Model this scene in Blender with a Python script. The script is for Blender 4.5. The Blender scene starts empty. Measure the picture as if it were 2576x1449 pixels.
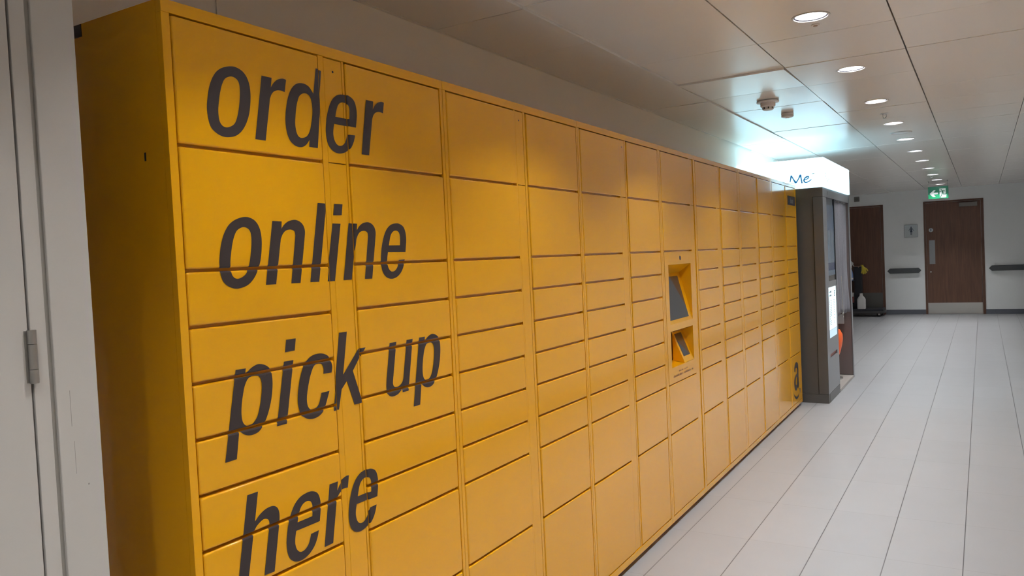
import bpy, bmesh, math, random
from mathutils import Vector, Matrix
random.seed(7)
SC = bpy.context.scene
COL = SC.collection

# ------------------------------------------------------------------ camera
R_CAM = [[0.855693, 0.515322, -0.047246], [-0.022417, -0.0543, -0.998273], [-0.516998, 0.855274, -0.034912]] 
F_PX = 1965.16
CAM_Z = 1.405                                   # eye height above the floor; camera stands at x = 0, y = 0
cam_data = bpy.data.cameras.new('camera')
cam_data.sensor_fit = 'HORIZONTAL'
cam_data.sensor_width = 36.0
cam_data.lens = F_PX / 2576 * 36.0
cam_data.clip_start = 0.05
cam_data.clip_end = 100
cam = bpy.data.objects.new('camera', cam_data)
COL.objects.link(cam)
_r, _d, _f = (Vector(v) for v in R_CAM)         # right, down, forward in world axes
_f.normalize(); _r = (_r - _f * _r.dot(_f)).normalized(); _u = _r.cross(_f)
m = Matrix.Identity(4)
for i in range(3):
    m[i][0], m[i][1], m[i][2] = _r[i], _u[i], -_f[i]
m[2][3] = CAM_Z
cam.matrix_world = m
SC.camera = cam

# ------------------------------------------------------------------ world, exposure, light levels
world = bpy.data.worlds.new('world'); SC.world = world
world.use_nodes = True
world.node_tree.nodes['Background'].inputs[0].default_value = (0.02, 0.02, 0.022, 1)
world.node_tree.nodes['Background'].inputs[1].default_value = 0.3
SC.view_settings.view_transform = 'Standard'
SC.view_settings.look = 'None'
SC.view_settings.exposure = 0.42
SC.view_settings.gamma = 1.0
SC.view_settings.use_curve_mapping = False
LAMP = 1400.0                                     # radiance of the downlight lamps
LAMP_COL = (0.965, 0.99, 1.02)
BOX = 1.70                                       # radiance of the photo booth's lit fascia
BOX_COL = (0.46, 0.81, 1.0)
SCREEN = 0.95

# ------------------------------------------------------------------ materials
def mat(name, col, rough=0.5, spec=0.5, metal=0.0, coat=0.0, noise=None, bump=None, emit=None):
    """noise = (scale, amount) mottles the colour; bump = (scale, strength, distance)"""
    mt = bpy.data.materials.new(name); mt.use_nodes = True
    nt = mt.node_tree; b = nt.nodes['Principled BSDF']
    b.inputs['Base Color'].default_value = (*col, 1)
    b.inputs['Roughness'].default_value = rough
    b.inputs['Specular IOR Level'].default_value = spec
    b.inputs['Metallic'].default_value = metal
    b.inputs['Coat Weight'].default_value = coat; b.inputs['Coat Roughness'].default_value = 0.07; b.inputs['Coat IOR'].default_value = 1.42
    tc = nt.nodes.new('ShaderNodeTexCoord')
    if noise:
        n = nt.nodes.new('ShaderNodeTexNoise'); n.inputs['Scale'].default_value = noise[0]; n.inputs['Detail'].default_value = 5
        nt.links.new(tc.outputs['Object'], n.inputs['Vector'])
        r = nt.nodes.new('ShaderNodeMapRange'); r.inputs['To Min'].default_value = 1 - noise[1]; r.inputs['To Max'].default_value = 1 + noise[1]
        nt.links.new(n.outputs[0], r.inputs['Value'])
        v = nt.nodes.new('ShaderNodeVectorMath'); v.operation = 'SCALE'; v.inputs[0].default_value = col
        nt.links.new(r.outputs[0], v.inputs['Scale']); nt.links.new(v.outputs[0], b.inputs['Base Color'])
    if bump:
        n2 = nt.nodes.new('ShaderNodeTexNoise'); n2.inputs['Scale'].default_value = bump[0]; n2.inputs['Detail'].default_value = 3
        nt.links.new(tc.outputs['Object'], n2.inputs['Vector'])
        bp = nt.nodes.new('ShaderNodeBump'); bp.inputs['Strength'].default_value = bump[1]; bp.inputs['Distance'].default_value = bump[2]
        nt.links.new(n2.outputs[0], bp.inputs['Height']); nt.links.new(bp.outputs[0], b.inputs['Normal'])
    if emit:
        b.inputs['Emission Color'].default_value = (*emit[:3], 1); b.inputs['Emission Strength'].default_value = emit[3]
    return mt

def wood(name, dark, light, scale=1.0, rough=0.45):
    mt = bpy.data.materials.new(name); mt.use_nodes = True
    nt = mt.node_tree; b = nt.nodes['Principled BSDF']; b.inputs['Roughness'].default_value = rough
    tc = nt.nodes.new('ShaderNodeTexCoord'); mp = nt.nodes.new('ShaderNodeMapping')
    mp.inputs['Scale'].default_value = (22 * scale, 22 * scale, 1.3 * scale)
    nt.links.new(tc.outputs['Object'], mp.inputs['Vector'])
    n = nt.nodes.new('ShaderNodeTexNoise'); n.inputs['Scale'].default_value = 2.0; n.inputs['Detail'].default_value = 8; n.inputs['Distortion'].default_value = 0.6
    nt.links.new(mp.outputs[0], n.inputs['Vector'])
    cr = nt.nodes.new('ShaderNodeValToRGB'); cr.color_ramp.elements[0].position = 0.3; cr.color_ramp.elements[1].position = 0.72
    cr.color_ramp.elements[0].color = (*dark, 1); cr.color_ramp.elements[1].color = (*light, 1)
    nt.links.new(n.outputs[0], cr.inputs[0]); nt.links.new(cr.outputs[0], b.inputs['Base Color'])
    return mt

def floor_mat():
    """0.30 x 0.60 m porcelain tiles with thin dark joints, in world metres"""
    mt = bpy.data.materials.new('floor_tiles'); mt.use_nodes = True
    nt = mt.node_tree; b = nt.nodes['Principled BSDF']
    tc = nt.nodes.new('ShaderNodeTexCoord'); sp = nt.nodes.new('ShaderNodeSeparateXYZ')
    nt.links.new(tc.outputs['Object'], sp.inputs[0])
    def M(op, a, b_=None, c=None):
        n = nt.nodes.new('ShaderNodeMath'); n.operation = op
        for i, x in enumerate((a, b_, c)):
            if x is None: continue
            if isinstance(x, (int, float)): n.inputs[i].default_value = x
            else: nt.links.new(x, n.inputs[i])
        return n.outputs[0]
    def tile(axis, off, size, w):
        t = M('DIVIDE', M('SUBTRACT', sp.outputs[axis], off), size)
        cell = M('FLOOR', t); fr = M('FRACT', t)
        d = M('MULTIPLY', M('MINIMUM', fr, M('SUBTRACT', 1.0, fr)), size)
        return cell, M('LESS_THAN', d, w)
    cx, lx = tile('X', -1.3035, 0.30, 0.0021)
    cy, ly = tile('Y', 3.770, 0.6025, 0.0016)
    cmb = nt.nodes.new('ShaderNodeCombineXYZ'); nt.links.new(cx, cmb.inputs[0]); nt.links.new(cy, cmb.inputs[1])
    wn = nt.nodes.new('ShaderNodeTexWhiteNoise'); wn.noise_dimensions = '3D'; nt.links.new(cmb.outputs[0], wn.inputs['Vector'])
    n = nt.nodes.new('ShaderNodeTexNoise'); n.inputs['Scale'].default_value = 5; n.inputs['Detail'].default_value = 6
    nt.links.new(tc.outputs['Object'], n.inputs['Vector'])
    val = M('ADD', M('MULTIPLY_ADD', wn.outputs['Value'], 0.05, 0.93), M('MULTIPLY', n.outputs[0], 0.08))
    v = nt.nodes.new('ShaderNodeVectorMath'); v.operation = 'SCALE'; v.inputs[0].default_value = (0.335, 0.334, 0.340)
    nt.links.new(val, v.inputs['Scale'])
    def mix(fac, a, col):
        mx = nt.nodes.new('ShaderNodeMix'); mx.data_type = 'RGBA'
        nt.links.new(fac, mx.inputs[0]); nt.links.new(a, mx.inputs[6]); mx.inputs[7].default_value = (*col, 1)
        return mx.outputs[2]
    c1 = mix(ly, v.outputs[0], (0.27, 0.26, 0.255)); c2 = mix(lx, c1, (0.10, 0.095, 0.095))
    nt.links.new(c2, b.inputs['Base Color'])
    b.inputs['Roughness'].default_value = 0.33; b.inputs['Specular IOR Level'].default_value = 0.5
    h = M('MAXIMUM', lx, ly)
    bp = nt.nodes.new('ShaderNodeBump'); bp.invert = True; bp.inputs['Strength'].default_value = 0.5; bp.inputs['Distance'].default_value = 0.001
    nt.links.new(h, bp.inputs['Height']); nt.links.new(bp.outputs[0], b.inputs['Normal'])
    return mt

def window_print():
    """the booth's printed display panel: pale blue sheet with a darker blue band, grey foot (object z in metres)"""
    mt = bpy.data.materials.new('display_print'); mt.use_nodes = True
    nt = mt.node_tree; b = nt.nodes['Principled BSDF']
    tc = nt.nodes.new('ShaderNodeTexCoord'); sp = nt.nodes.new('ShaderNodeSeparateXYZ'); nt.links.new(tc.outputs['Object'], sp.inputs[0])
    mr = nt.nodes.new('ShaderNodeMapRange'); mr.inputs['From Min'].default_value = 1.05; mr.inputs['From Max'].default_value = 1.85
    nt.links.new(sp.outputs['Z'], mr.inputs['Value'])
    cr = nt.nodes.new('ShaderNodeValToRGB'); cr.color_ramp.interpolation = 'CONSTANT'
    stops = [(0.0, (0.10, 0.095, 0.09)), (0.10, (0.22, 0.27, 0.33)), (0.16, (0.06, 0.08, 0.15)), (0.245, (0.19, 0.24, 0.30)), (0.62, (0.15, 0.20, 0.29)), (0.91, (0.05, 0.05, 0.08))]
    e = cr.color_ramp.elements
    e[0].position, e[0].color = stops[0][0], (*stops[0][1], 1)
    e[1].position, e[1].color = stops[1][0], (*stops[1][1], 1)
    for p, c in stops[2:]:
        x = e.new(p); x.color = (*c, 1)
    nt.links.new(mr.outputs[0], cr.inputs[0]); nt.links.new(cr.outputs[0], b.inputs['Base Color'])
    b.inputs['Roughness'].default_value = 0.12
    return mt

YEL = mat('locker_yellow', (0.825, 0.387, 0.003), 0.20, 0.25, coat=0.7, noise=(3, 0.02), bump=(260, 0.05, 0.0006))
VINYL = mat('dark_vinyl', (0.042, 0.031, 0.030), 0.45, 0.35)
BLACK = mat('black_plastic', (0.012, 0.012, 0.013), 0.5)
DARKGAP = mat('dark_gap', (0.02, 0.012, 0.006), 0.8)
WALL = mat('wall_paint', (0.88, 0.825, 0.75), 0.6, 0.35, noise=(1.5, 0.03), bump=(180, 0.06, 0.001))
WALLFAR = mat('wall_paint_cool', (0.90, 0.92, 0.92), 0.6, 0.35, noise=(1.5, 0.03), bump=(180, 0.06, 0.001))
CEIL = mat('ceiling_tile_paint', (0.88, 0.84, 0.785), 0.22, 0.5, noise=(1.2, 0.02))
CEILBACK = mat('ceiling_void', (0.03, 0.028, 0.026), 0.9)
JOINERY = mat('joinery_paint', (0.49, 0.462, 0.425), 0.42, 0.45, noise=(4, 0.04), bump=(60, 0.05, 0.001))
SHADESCUFF = mat('door_seal_grey', (0.29, 0.27, 0.24), 0.7)  # darkened joinery grey: painted shade of the frame groove, also the scuffs
STEEL = mat('satin_steel', (0.55, 0.54, 0.52), 0.32, 0.5, 1.0)
HINGE = mat('hinge_steel', (0.36, 0.35, 0.33), 0.38, 0.5, 0.85, noise=(30, 0.1))
SKIRT = mat('skirting_blue_grey', (0.135, 0.145, 0.175), 0.5)
WOOD = wood('door_veneer', (0.105, 0.047, 0.030), (0.175, 0.080, 0.045))
WOODFR = wood('door_frame_wood', (0.09, 0.045, 0.03), (0.15, 0.075, 0.045))
RAILM = mat('handrail_charcoal', (0.075, 0.080, 0.085), 0.5)
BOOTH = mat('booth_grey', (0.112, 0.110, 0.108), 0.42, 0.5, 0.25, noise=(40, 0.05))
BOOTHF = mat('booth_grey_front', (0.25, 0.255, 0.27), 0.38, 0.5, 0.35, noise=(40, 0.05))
BOOTHIN = mat('booth_inner_panel', (0.17, 0.135, 0.13), 0.25, 0.5)
FASCIA = mat('lit_fascia', (0.8, 0.9, 0.92), 0.3, 0.5, emit=(*BOX_COL, BOX))
FASLET = mat('fascia_lettering_blue', (0.02, 0.12, 0.28), 0.5, emit=(0.02, 0.16, 0.36, 0.6))
FASDOT = mat('fascia_mark_grey', (0.10, 0.13, 0.15), 0.5)
LCD = mat('lit_screen', (0.6, 0.75, 0.78), 0.2, 0.5, emit=(0.72, 0.95, 1.0, SCREEN))
LCDB = mat('lit_screen_foot', (0.4, 0.5, 0.6), 0.2, 0.5, emit=(0.38, 0.55, 0.68, 0.75))
INK = mat('screen_ink', (0.05, 0.10, 0.14), 0.5)
PRINT = window_print()
CURT = mat('curtain_cloth', (0.215, 0.21, 0.235), 0.95, 0.1, noise=(90, 0.12))
ORANGE = mat('orange_plastic', (0.95, 0.14, 0.02), 0.35)
SLOT = mat('slot_orange_brown', (0.26, 0.05, 0.025), 0.4)
PAPER = mat('white_paper', (0.72, 0.74, 0.74), 0.6)
TAN = mat('booth_floor_tan', (0.34, 0.31, 0.28), 0.5)
WHITEP = mat('white_plastic', (0.74, 0.72, 0.70), 0.4, noise=(12, 0.02))
BEIGEP = mat('detector_plastic', (0.74, 0.69, 0.66), 0.45)
TRIMW = mat('downlight_trim', (0.62, 0.59, 0.56), 0.35)
REFL = mat('downlight_reflector', (0.60, 0.60, 0.60), 0.35, 0.5)
RIMD = mat('downlight_rim_dark', (0.03, 0.028, 0.045), 0.5)
LAMPM = mat('lamp_glow', (1, 1, 1), 0.4, emit=(*LAMP_COL, LAMP))
GLASS = mat('touchscreen_glass', (0.05, 0.05, 0.055), 0.10, 0.9)
GREEN = mat('exit_sign_green', (0.010, 0.125, 0.07), 0.3, emit=(0.02, 0.30, 0.16, 0.05))
GREENL = mat('exit_sign_green_lower', (0.012, 0.20, 0.085), 0.3, emit=(0.03, 0.55, 0.24, 0.16))  # sign's light, stronger towards its foot, put in as a brighter green
SIGNW = mat('exit_sign_white', (0.75, 0.78, 0.77), 0.3, emit=(0.8, 0.9, 0.86, 0.14))
ACRYL = mat('sign_plate', (0.60, 0.63, 0.63), 0.15, 0.5)
SIGNBL = mat('sign_dark_blue', (0.02, 0.03, 0.06), 0.5)
CLOSER = mat('door_closer_grey', (0.22, 0.20, 0.185), 0.45)
KICKD = mat('kick_plate_dull', (0.155, 0.145, 0.135), 0.42, 0.5, 0.5)
PUSH = mat('push_plate_steel', (0.30, 0.30, 0.31), 0.38, 0.5, 0.8)
TROL = mat('trolley_dark_plastic', (0.022, 0.022, 0.028), 0.55)
BUMP = mat('trolley_bumper_grey', (0.05, 0.048, 0.048), 0.6)
GLOVE = mat('yellow_rubber', (0.68, 0.54, 0.05), 0.5)
BLUEL = mat('blue_liquid_label', (0.20, 0.30, 0.55), 0.4)
REDP = mat('dull_red_plastic', (0.22, 0.05, 0.04), 0.5)
NAMEPL = mat('name_plate_black', (0.035, 0.030, 0.042), 0.35)
NAMETX = mat('name_plate_text', (0.36, 0.34, 0.30), 0.5)
SMALLTX = mat('small_print_brown', (0.30, 0.135, 0.03), 0.5)

# ------------------------------------------------------------------ building helpers
class MB:
    """collects shapes in one bmesh; build() links them as ONE mesh object"""
    def __init__(s): s.bm = bmesh.new()
    def box(s, a, b, bevel=0.0, seg=2):
        a, b = [min(p, q) for p, q in zip(a, b)], [max(p, q) for p, q in zip(a, b)]
        vs = [s.bm.verts.new((x, y, z)) for x in (a[0], b[0]) for y in (a[1], b[1]) for z in (a[2], b[2])]
        fs = [(0,1,3,2), (4,6,7,5), (0,4,5,1), (2,3,7,6), (0,2,6,4), (1,5,7,3)]
        fs = [s.bm.faces.new([vs[i] for i in f]) for f in fs]
        if bevel > 0:
            es = list({e for f in fs for e in f.edges})
            bmesh.ops.bevel(s.bm, geom=es, offset=bevel, segments=seg, affect='EDGES', profile=0.5, clamp_overlap=True)
        return s
    def face(s, pts):
        s.bm.faces.new([s.bm.verts.new(p) for p in pts]); return s
    def prism(s, pts, vec):
        """polygon pts extruded by vec"""
        vec = Vector(vec)
        a = [s.bm.verts.new(p) for p in pts]; b = [s.bm.verts.new(Vector(p) + vec) for p in pts]
        n = len(pts)
        s.bm.faces.new(a[::-1]); s.bm.faces.new(b)
        for i in range(n): s.bm.faces.new((a[i], a[(i + 1) % n], b[(i + 1) % n], b[i]))
        return s
    def lathe(s, prof, c, n=32, axis='Z', cap=True):
        """prof = [(radius, height)] spun round axis through c"""
        rings = []
        for r, h in prof:
            ring = []
            for i in range(n):
                t = 2 * math.pi * i / n
                p = (r * math.cos(t), r * math.sin(t), h)
                if axis == 'X': p = (h, p[0], p[1])
                elif axis == 'Y': p = (p[0], h, p[1])
                ring.append(s.bm.verts.new(Vector(c) + Vector(p)))
            rings.append(ring)
        for A, B in zip(rings, rings[1:]):
            for i in range(n): s.bm.faces.new((A[i], A[(i + 1) % n], B[(i + 1) % n], B[i]))
        if cap:
            s.bm.faces.new(rings[0][::-1]); s.bm.faces.new(rings[-1])
        return s
    def tube(s, pts, r, n=10):
        pts = [Vector(p) for p in pts]; rings = []
        up = Vector((0, 0, 1))
        for i, p in enumerate(pts):
            t = (pts[min(i + 1, len(pts) - 1)] - pts[max(i - 1, 0)]).normalized()
            a = t.cross(up)
            if a.length < 1e-3: a = t.cross(Vector((1, 0, 0)))
            a.normalize(); b = t.cross(a)
            rr = r[i] if isinstance(r, (list, tuple)) else r
            rings.append([s.bm.verts.new(p + a * rr * math.cos(2 * math.pi * k / n) + b * rr * math.sin(2 * math.pi * k / n)) for k in range(n)])
        for A, B in zip(rings, rings[1:]):
            for i in range(n): s.bm.faces.new((A[i], A[(i + 1) % n], B[(i + 1) % n], B[i]))
        s.bm.faces.new(rings[0][::-1]); s.bm.faces.new(rings[-1])
        return s
    def ribbon(s, pts, w, normal, thick=0.0006):
        """flat stroke along pts (thin raised print), tapered if w is a list"""
        normal = Vector(normal).normalized(); pts = [Vector(p) for p in pts]; L = []; Rr = []
        for i, p in enumerate(pts):
            t = (pts[min(i + 1, len(pts) - 1)] - pts[max(i - 1, 0)]).normalized(); sd = t.cross(normal)
            ww = (w[i] if isinstance(w, (list, tuple)) else w) / 2
            L.append(p + sd * ww); Rr.append(p - sd * ww)
        for i in range(len(pts) - 1):
            s.prism([L[i], L[i + 1], Rr[i + 1], Rr[i]], normal * thick)
        return s
    def build(s, name, material, parent=None, smooth=None):
        bmesh.ops.recalc_face_normals(s.bm, faces=s.bm.faces)
        me = bpy.data.meshes.new(name); s.bm.to_mesh(me); s.bm.free()
        for mm in (material if isinstance(material, (list, tuple)) else [material]): me.materials.append(mm)
        if smooth is not None:
            me.polygons.foreach_set('use_smooth', [True] * len(me.polygons))
            me.set_sharp_from_angle(angle=math.radians(smooth))
        o = bpy.data.objects.new(name, me); COL.objects.link(o)
        if smooth is not None:
            w = o.modifiers.new('weighted', 'WEIGHTED_NORMAL'); w.keep_sharp = True; w.weight = 80
        if parent is not None: o.parent = parent
        return o
def tag(o, label, cat, group=None):
    o['label'] = label; o['category'] = cat
    if group: o['group'] = group
    return o
def thing(name, label, cat, loc=(0, 0, 0), rotz=0.0, group=None):
    o = bpy.data.objects.new(name, None); COL.objects.link(o); o.empty_display_size = 0.1
    o.location = loc; o.rotation_euler = (0, 0, rotz)
    return tag(o, label, cat, group)
def struct(o):
    o['kind'] = 'structure'; return o
def dup(root, loc, label=None):
    r = root.copy(); COL.objects.link(r); r.location = loc
    if label: r['label'] = label
    for ch in list(root.children):
        c = ch.copy(); COL.objects.link(c); c.parent = r
        for g in list(ch.children):
            d = g.copy(); COL.objects.link(d); d.parent = c
    return r
def smooth_outline(cont, step=5):
    """Catmull-Rom through soft points, straight at corners (flag 1)"""
    n = len(cont); out = []
    for i in range(n):
        p0, p1, p2, p3 = cont[i - 1], cont[i], cont[(i + 1) % n], cont[(i + 2) % n]
        if p1[2] and p2[2]:
            out.append((p1[0], p1[1])); continue
        a = (2 * p1[0] - p2[0], 2 * p1[1] - p2[1]) if p1[2] else p0
        b = (2 * p2[0] - p1[0], 2 * p2[1] - p1[1]) if p2[2] else p3
        for k in range(step):
            t = k / step
            out.append(tuple(0.5 * (2 * p1[j] + (p2[j] - a[j]) * t + (2 * a[j] - 5 * p1[j] + 4 * p2[j] - b[j]) * t * t
                             + (3 * p1[j] - a[j] - 3 * p2[j] + b[j]) * t ** 3) for j in (0, 1)))
    return out
def filled(contours):
    """bmesh of the filled 2D outlines (holes included), lying in the XY plane"""
    cu = bpy.data.curves.new('outline', 'CURVE'); cu.dimensions = '2D'; cu.fill_mode = 'FRONT'
    for c in contours:
        sp = cu.splines.new('POLY'); sp.points.add(len(c) - 1); sp.use_cyclic_u = True
        for p, (x, y) in zip(sp.points, c): p.co = (x, y, 0, 1)
    ob = bpy.data.objects.new('outline', cu); COL.objects.link(ob)
    dg = bpy.context.evaluated_depsgraph_get(); me = bpy.data.meshes.new_from_object(ob.evaluated_get(dg))
    bm = bmesh.new(); bm.from_mesh(me)
    bpy.data.objects.remove(ob); bpy.data.curves.remove(cu); bpy.data.meshes.remove(me)
    bmesh.ops.remove_doubles(bm, verts=bm.verts, dist=1e-6)
    return bm

# ------------------------------------------------------------------ the setting
CEIL_Z = 2.389
WL, WR, YF, YB = -1.946, 0.73, 16.95, -3.2       # left wall, right wall, far wall, wall behind the camera
floor = struct(MB().box((-4.2, YB, -0.10), (WR, YF, 0)).build('floor', floor_mat()))
struct(MB().box((WL - 0.15, 0.775, 0), (WL, 12.0, CEIL_Z + 0.1)).build('wall_left', WALL))
struct(MB().box((WR, YB, 0), (WR + 0.15, YF, CEIL_Z + 0.1)).build('wall_right', WALL))
struct(MB().box((-4.2, YF, 0), (WR + 0.15, YF + 0.15, CEIL_Z + 0.1)).build('wall_back', WALLFAR))
struct(MB().box((-2.1, YB - 0.15, 0), (WR + 0.15, YB, CEIL_Z + 0.1)).build('wall_front', WALL))
struct(MB().box((-4.35, 12.0, 0), (-4.2, YF + 0.15, CEIL_Z + 0.1)).build('wall_side_passage', WALL))
struct(MB().box((-4.2, 11.85, 0), (WL - 0.15, 12.0, CEIL_Z + 0.1)).build('wall_passage_near', WALL))

# ceiling: 0.6 m metal tiles on a grid, some hanging a few millimetres low
LX = -0.61
LIGHT_Y = [3.588 + 1.2044 * k for k in range(-5, 11)]
def ceiling():
    mb = MB(); bm = mb.bm
    xs = [WL + 0.014, -1.510, -0.9065, -0.3115, 0.274, WR - 0.014]
    y0, p = 3.287, 0.6022
    ks = range(-11, 23)
    for i in range(5):
        for k in ks:
            xa, xb = xs[i], xs[i + 1]
            ga = 0.0015 if i == 0 else 0.0022; gb = 0.0022
            if i == 1: gb = 0.005
            if i == 2: ga, gb = 0.003, 0.004
            ya, yb = max(y0 + k * p, YB) + 0.0015, min(y0 + (k + 1) * p, YF) - 0.0015
            if yb - ya < 0.05: continue
            z = CEIL_Z + random.uniform(-0.0012, 0.0012); dz = 0.0
            if i == 0: z -= 0.0075
            if i == 1: z += 0.001
            if i == 1 and k == 2: dz = -0.011
            if i == 2 and k in (2, 3): z -= 0.002
            c = Vector((LX, (ya + yb) / 2, z))
            has = i == 2 and any(abs(c.y - ly) < 0.1 for ly in LIGHT_Y)
            co = [(xa + ga, ya), (xb - gb, ya), (xb - gb, yb), (xa + ga, yb)]
            lo = [bm.verts.new((x, y, z + (dz if y == ya else 0))) for x, y in co]
            hi = [bm.verts.new((x, y, z + 0.018)) for x, y in co]
            for j in range(4): bm.faces.new((lo[j], lo[(j + 1) % 4], hi[(j + 1) % 4], hi[j]))
            if not has:
                bm.faces.new(lo[::-1])
            else:
                n, r = 32, 0.079
                inn = [bm.verts.new((c.x + r * math.cos(2 * math.pi * (j + .5) / n), c.y + r * math.sin(2 * math.pi * (j + .5) / n), z)) for j in range(n)]
                # ring quads from the four tile corners to the round hole
                q = n // 4
                crn = [lo[2], lo[3], lo[0], lo[1]]
                for s_ in range(4):
                    a = q * s_ + q // 2 - q                        # arc facing corner s_-? : centre index
                    arc = [inn[(q * s_ + t) % n] for t in range(q)]
                    for t in range(q - 1): bm.faces.new((crn[s_], arc[t + 1], arc[t]))
                    bm.faces.new((crn[s_], crn[(s_ + 1) % 4], inn[(q * (s_ + 1)) % n], arc[-1]))
    # tiles over the side passage
    mb.box((-4.2, 12.0, CEIL_Z), (WL + 0.012, YF, CEIL_Z + 0.018))
    return struct(mb.build('ceiling', CEIL))
ceiling()
struct(MB().box((-4.35, YB, CEIL_Z + 0.16), (WR + 0.1, YF + 0.1, CEIL_Z + 0.2)).build('ceiling_void', CEILBACK))
struct(MB().box((WL, 0.78, CEIL_Z - 0.009), (WL + 0.013, 6.83, CEIL_Z + 0.012)).box((WL, 7.9, CEIL_Z - 0.009), (WL + 0.013, 12.0, CEIL_Z + 0.012))
       .box((WR - 0.013, YB, CEIL_Z - 0.009), (WR, YF, CEIL_Z + 0.012)).build('trim_1', CEIL))
# thin conduit strip on the wall above the first lockers
struct(MB().box((WL, 1.585, 1.0), (WL + 0.006, 1.602, CEIL_Z)).build('trim_2', WALL))

# near left: wall flush with the lockers, with a painted door, its frame and architrave
NX = -1.30
struct(MB().box((WL, YB, 0), (NX - 0.020, 0.768, CEIL_Z + 0.1)).build('wall_near_left', JOINERY))
struct(MB().box((NX - 0.020, 0.698, 0), (NX, 0.768, CEIL_Z - 0.02), 0.0015).build('trim_3', JOINERY))              # architrave
struct(MB().box((NX - 0.020, 0.6655, 0), (NX - 0.002, 0.690, CEIL_Z - 0.02), 0.001).build('trim_4', JOINERY))     # door frame edge
struct(MB().box((NX - 0.020, 0.690, 0), (NX - 0.006, 0.698, CEIL_Z - 0.02)).build('trim_5', SHADESCUFF))  # groove between frame and architrave, its soft shadow put in as darker grey
d1 = struct(MB().box((NX - 0.020, -0.30, 0.008), (NX - 0.002, 0.6615, 2.12), 0.001).build('door_1', JOINERY))
hg = MB()
hg.tube([(NX + 0.004, 0.664, 1.246), (NX + 0.004, 0.664, 1.268)], 0.0065, 14).tube([(NX + 0.004, 0.664, 1.269), (NX + 0.004, 0.664, 1.308)], 0.0065, 14)
hg.tube([(NX + 0.004, 0.664, 1.309), (NX + 0.004, 0.664, 1.331)], 0.0065, 14).box((NX - 0.004, 0.655, 1.247), (NX - 0.0005, 0.674, 1.330))
hg.build('hinge', HINGE, d1, 40)
sm = MB(); sm.box((NX - 0.0001, 0.7195, 1.165), (NX + 0.0002, 0.7203, 1.225)); sm.box((NX - 0.0001, 0.722, 1.085), (NX + 0.0002, 0.7226, 1.14))
sm.lathe([(0.0016, 0), (0.0014, 0.0004)], (NX - 0.0001, 0.742, 1.063), 8, 'X')
struct(sm.build('trim_6', SHADESCUFF))                                                                                    # scuffs on the architrave

# far wall: two dark doors with frames, skirting
def far_door(n, x0, x1, hinge_right, kick, kmat):
    """frame outer x0..x1 on the far wall; the leaf and its fittings are children"""
    top = 2.155; fr = MB()
    fr.box((x0, YF - 0.012, 0), (x0 + 0.034, YF, top)).box((x1 - 0.045, YF - 0.012, 0), (x1, YF, top)).box((x0 + 0.034, YF - 0.012, top - 0.03), (x1 - 0.045, YF, top))
    d = struct(fr.build('door_%d' % n, WOOD))
    MB().box((x0 + 0.037, YF - 0.006, 0.010), (x1 - 0.048, YF - 0.0005, top - 0.033)).build('door_leaf', WOOD, d)
    MB().box((x0 + 0.040, YF - 0.008, 0.014), (x1 - 0.050, YF - 0.0055, kick)).build('kick_plate', kmat, d)
    return d
d2 = far_door(2, -0.962, 0.026, True, 0.217, STEEL)
MB().box((-0.880, YF - 0.009, 0.962), (-0.782, YF - 0.0055, 1.416), 0.001).build('push_plate', PUSH, d2)
MB().box((-0.367, YF - 0.05, 2.018), (-0.072, YF - 0.004, 2.095), 0.004).build('door_closer', CLOSER, d2)
sg = MB().lathe([(0.037, 0), (0.037, -0.003)], (-0.843, YF - 0.0055, 1.610), 28, 'Y').build('door_sign', ACRYL, d2)
MB().box((-0.850, YF - 0.0095, 1.585), (-0.836, YF - 0.0083, 1.636)).build('pictogram', SIGNBL, sg)
MB().lathe([(0.016, 0), (0.013, -0.006)], (-0.862, YF - 0.0055, 0.812), 18, 'Y').build('lock_cylinder', STEEL, d2)
d3 = far_door(3, -2.62, -1.662, True, 0.43, KICKD)
struct(MB().box((-4.2, YF - 0.010, 0), (-2.62, YF, 0.09)).box((-1.662, YF - 0.010, 0), (-0.962, YF, 0.09)).box((0.026, YF - 0.010, 0), (WR, YF, 0.09)).build('baseboard_back', SKIRT))
struct(MB().box((WR - 0.010, YB, 0), (WR, YF - 0.01, 0.09)).build('baseboard_right', SKIRT))

# ------------------------------------------------------------------ parcel lockers
YAW = math.radians(0.43)                           # the bank stands a hair off parallel to the corridor
FRONT = -1.356
def lk(x, y, z=0.0):                               # bank frame -> world
    return (x * math.cos(YAW) - y * math.sin(YAW), x * math.sin(YAW) + y * math.cos(YAW), z)
DW = 0.402                                         # door width
SEAMS = [1.9225, 1.6670, 1.4150, 1.3005, 1.1860, 1.0715, 0.9570, 0.8425, 0.7280, 0.4740, 0.0590]
GAP = 0.0032                                       # half of the gap between two doors
DEEP, RND = 0.017, 0.0045                         # door thickness, rounding of its edges
TOPZ, BOTZ = 1.951, 0.026
POST = -0.0036                                     # posts and service strips sit a little behind the doors
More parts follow.
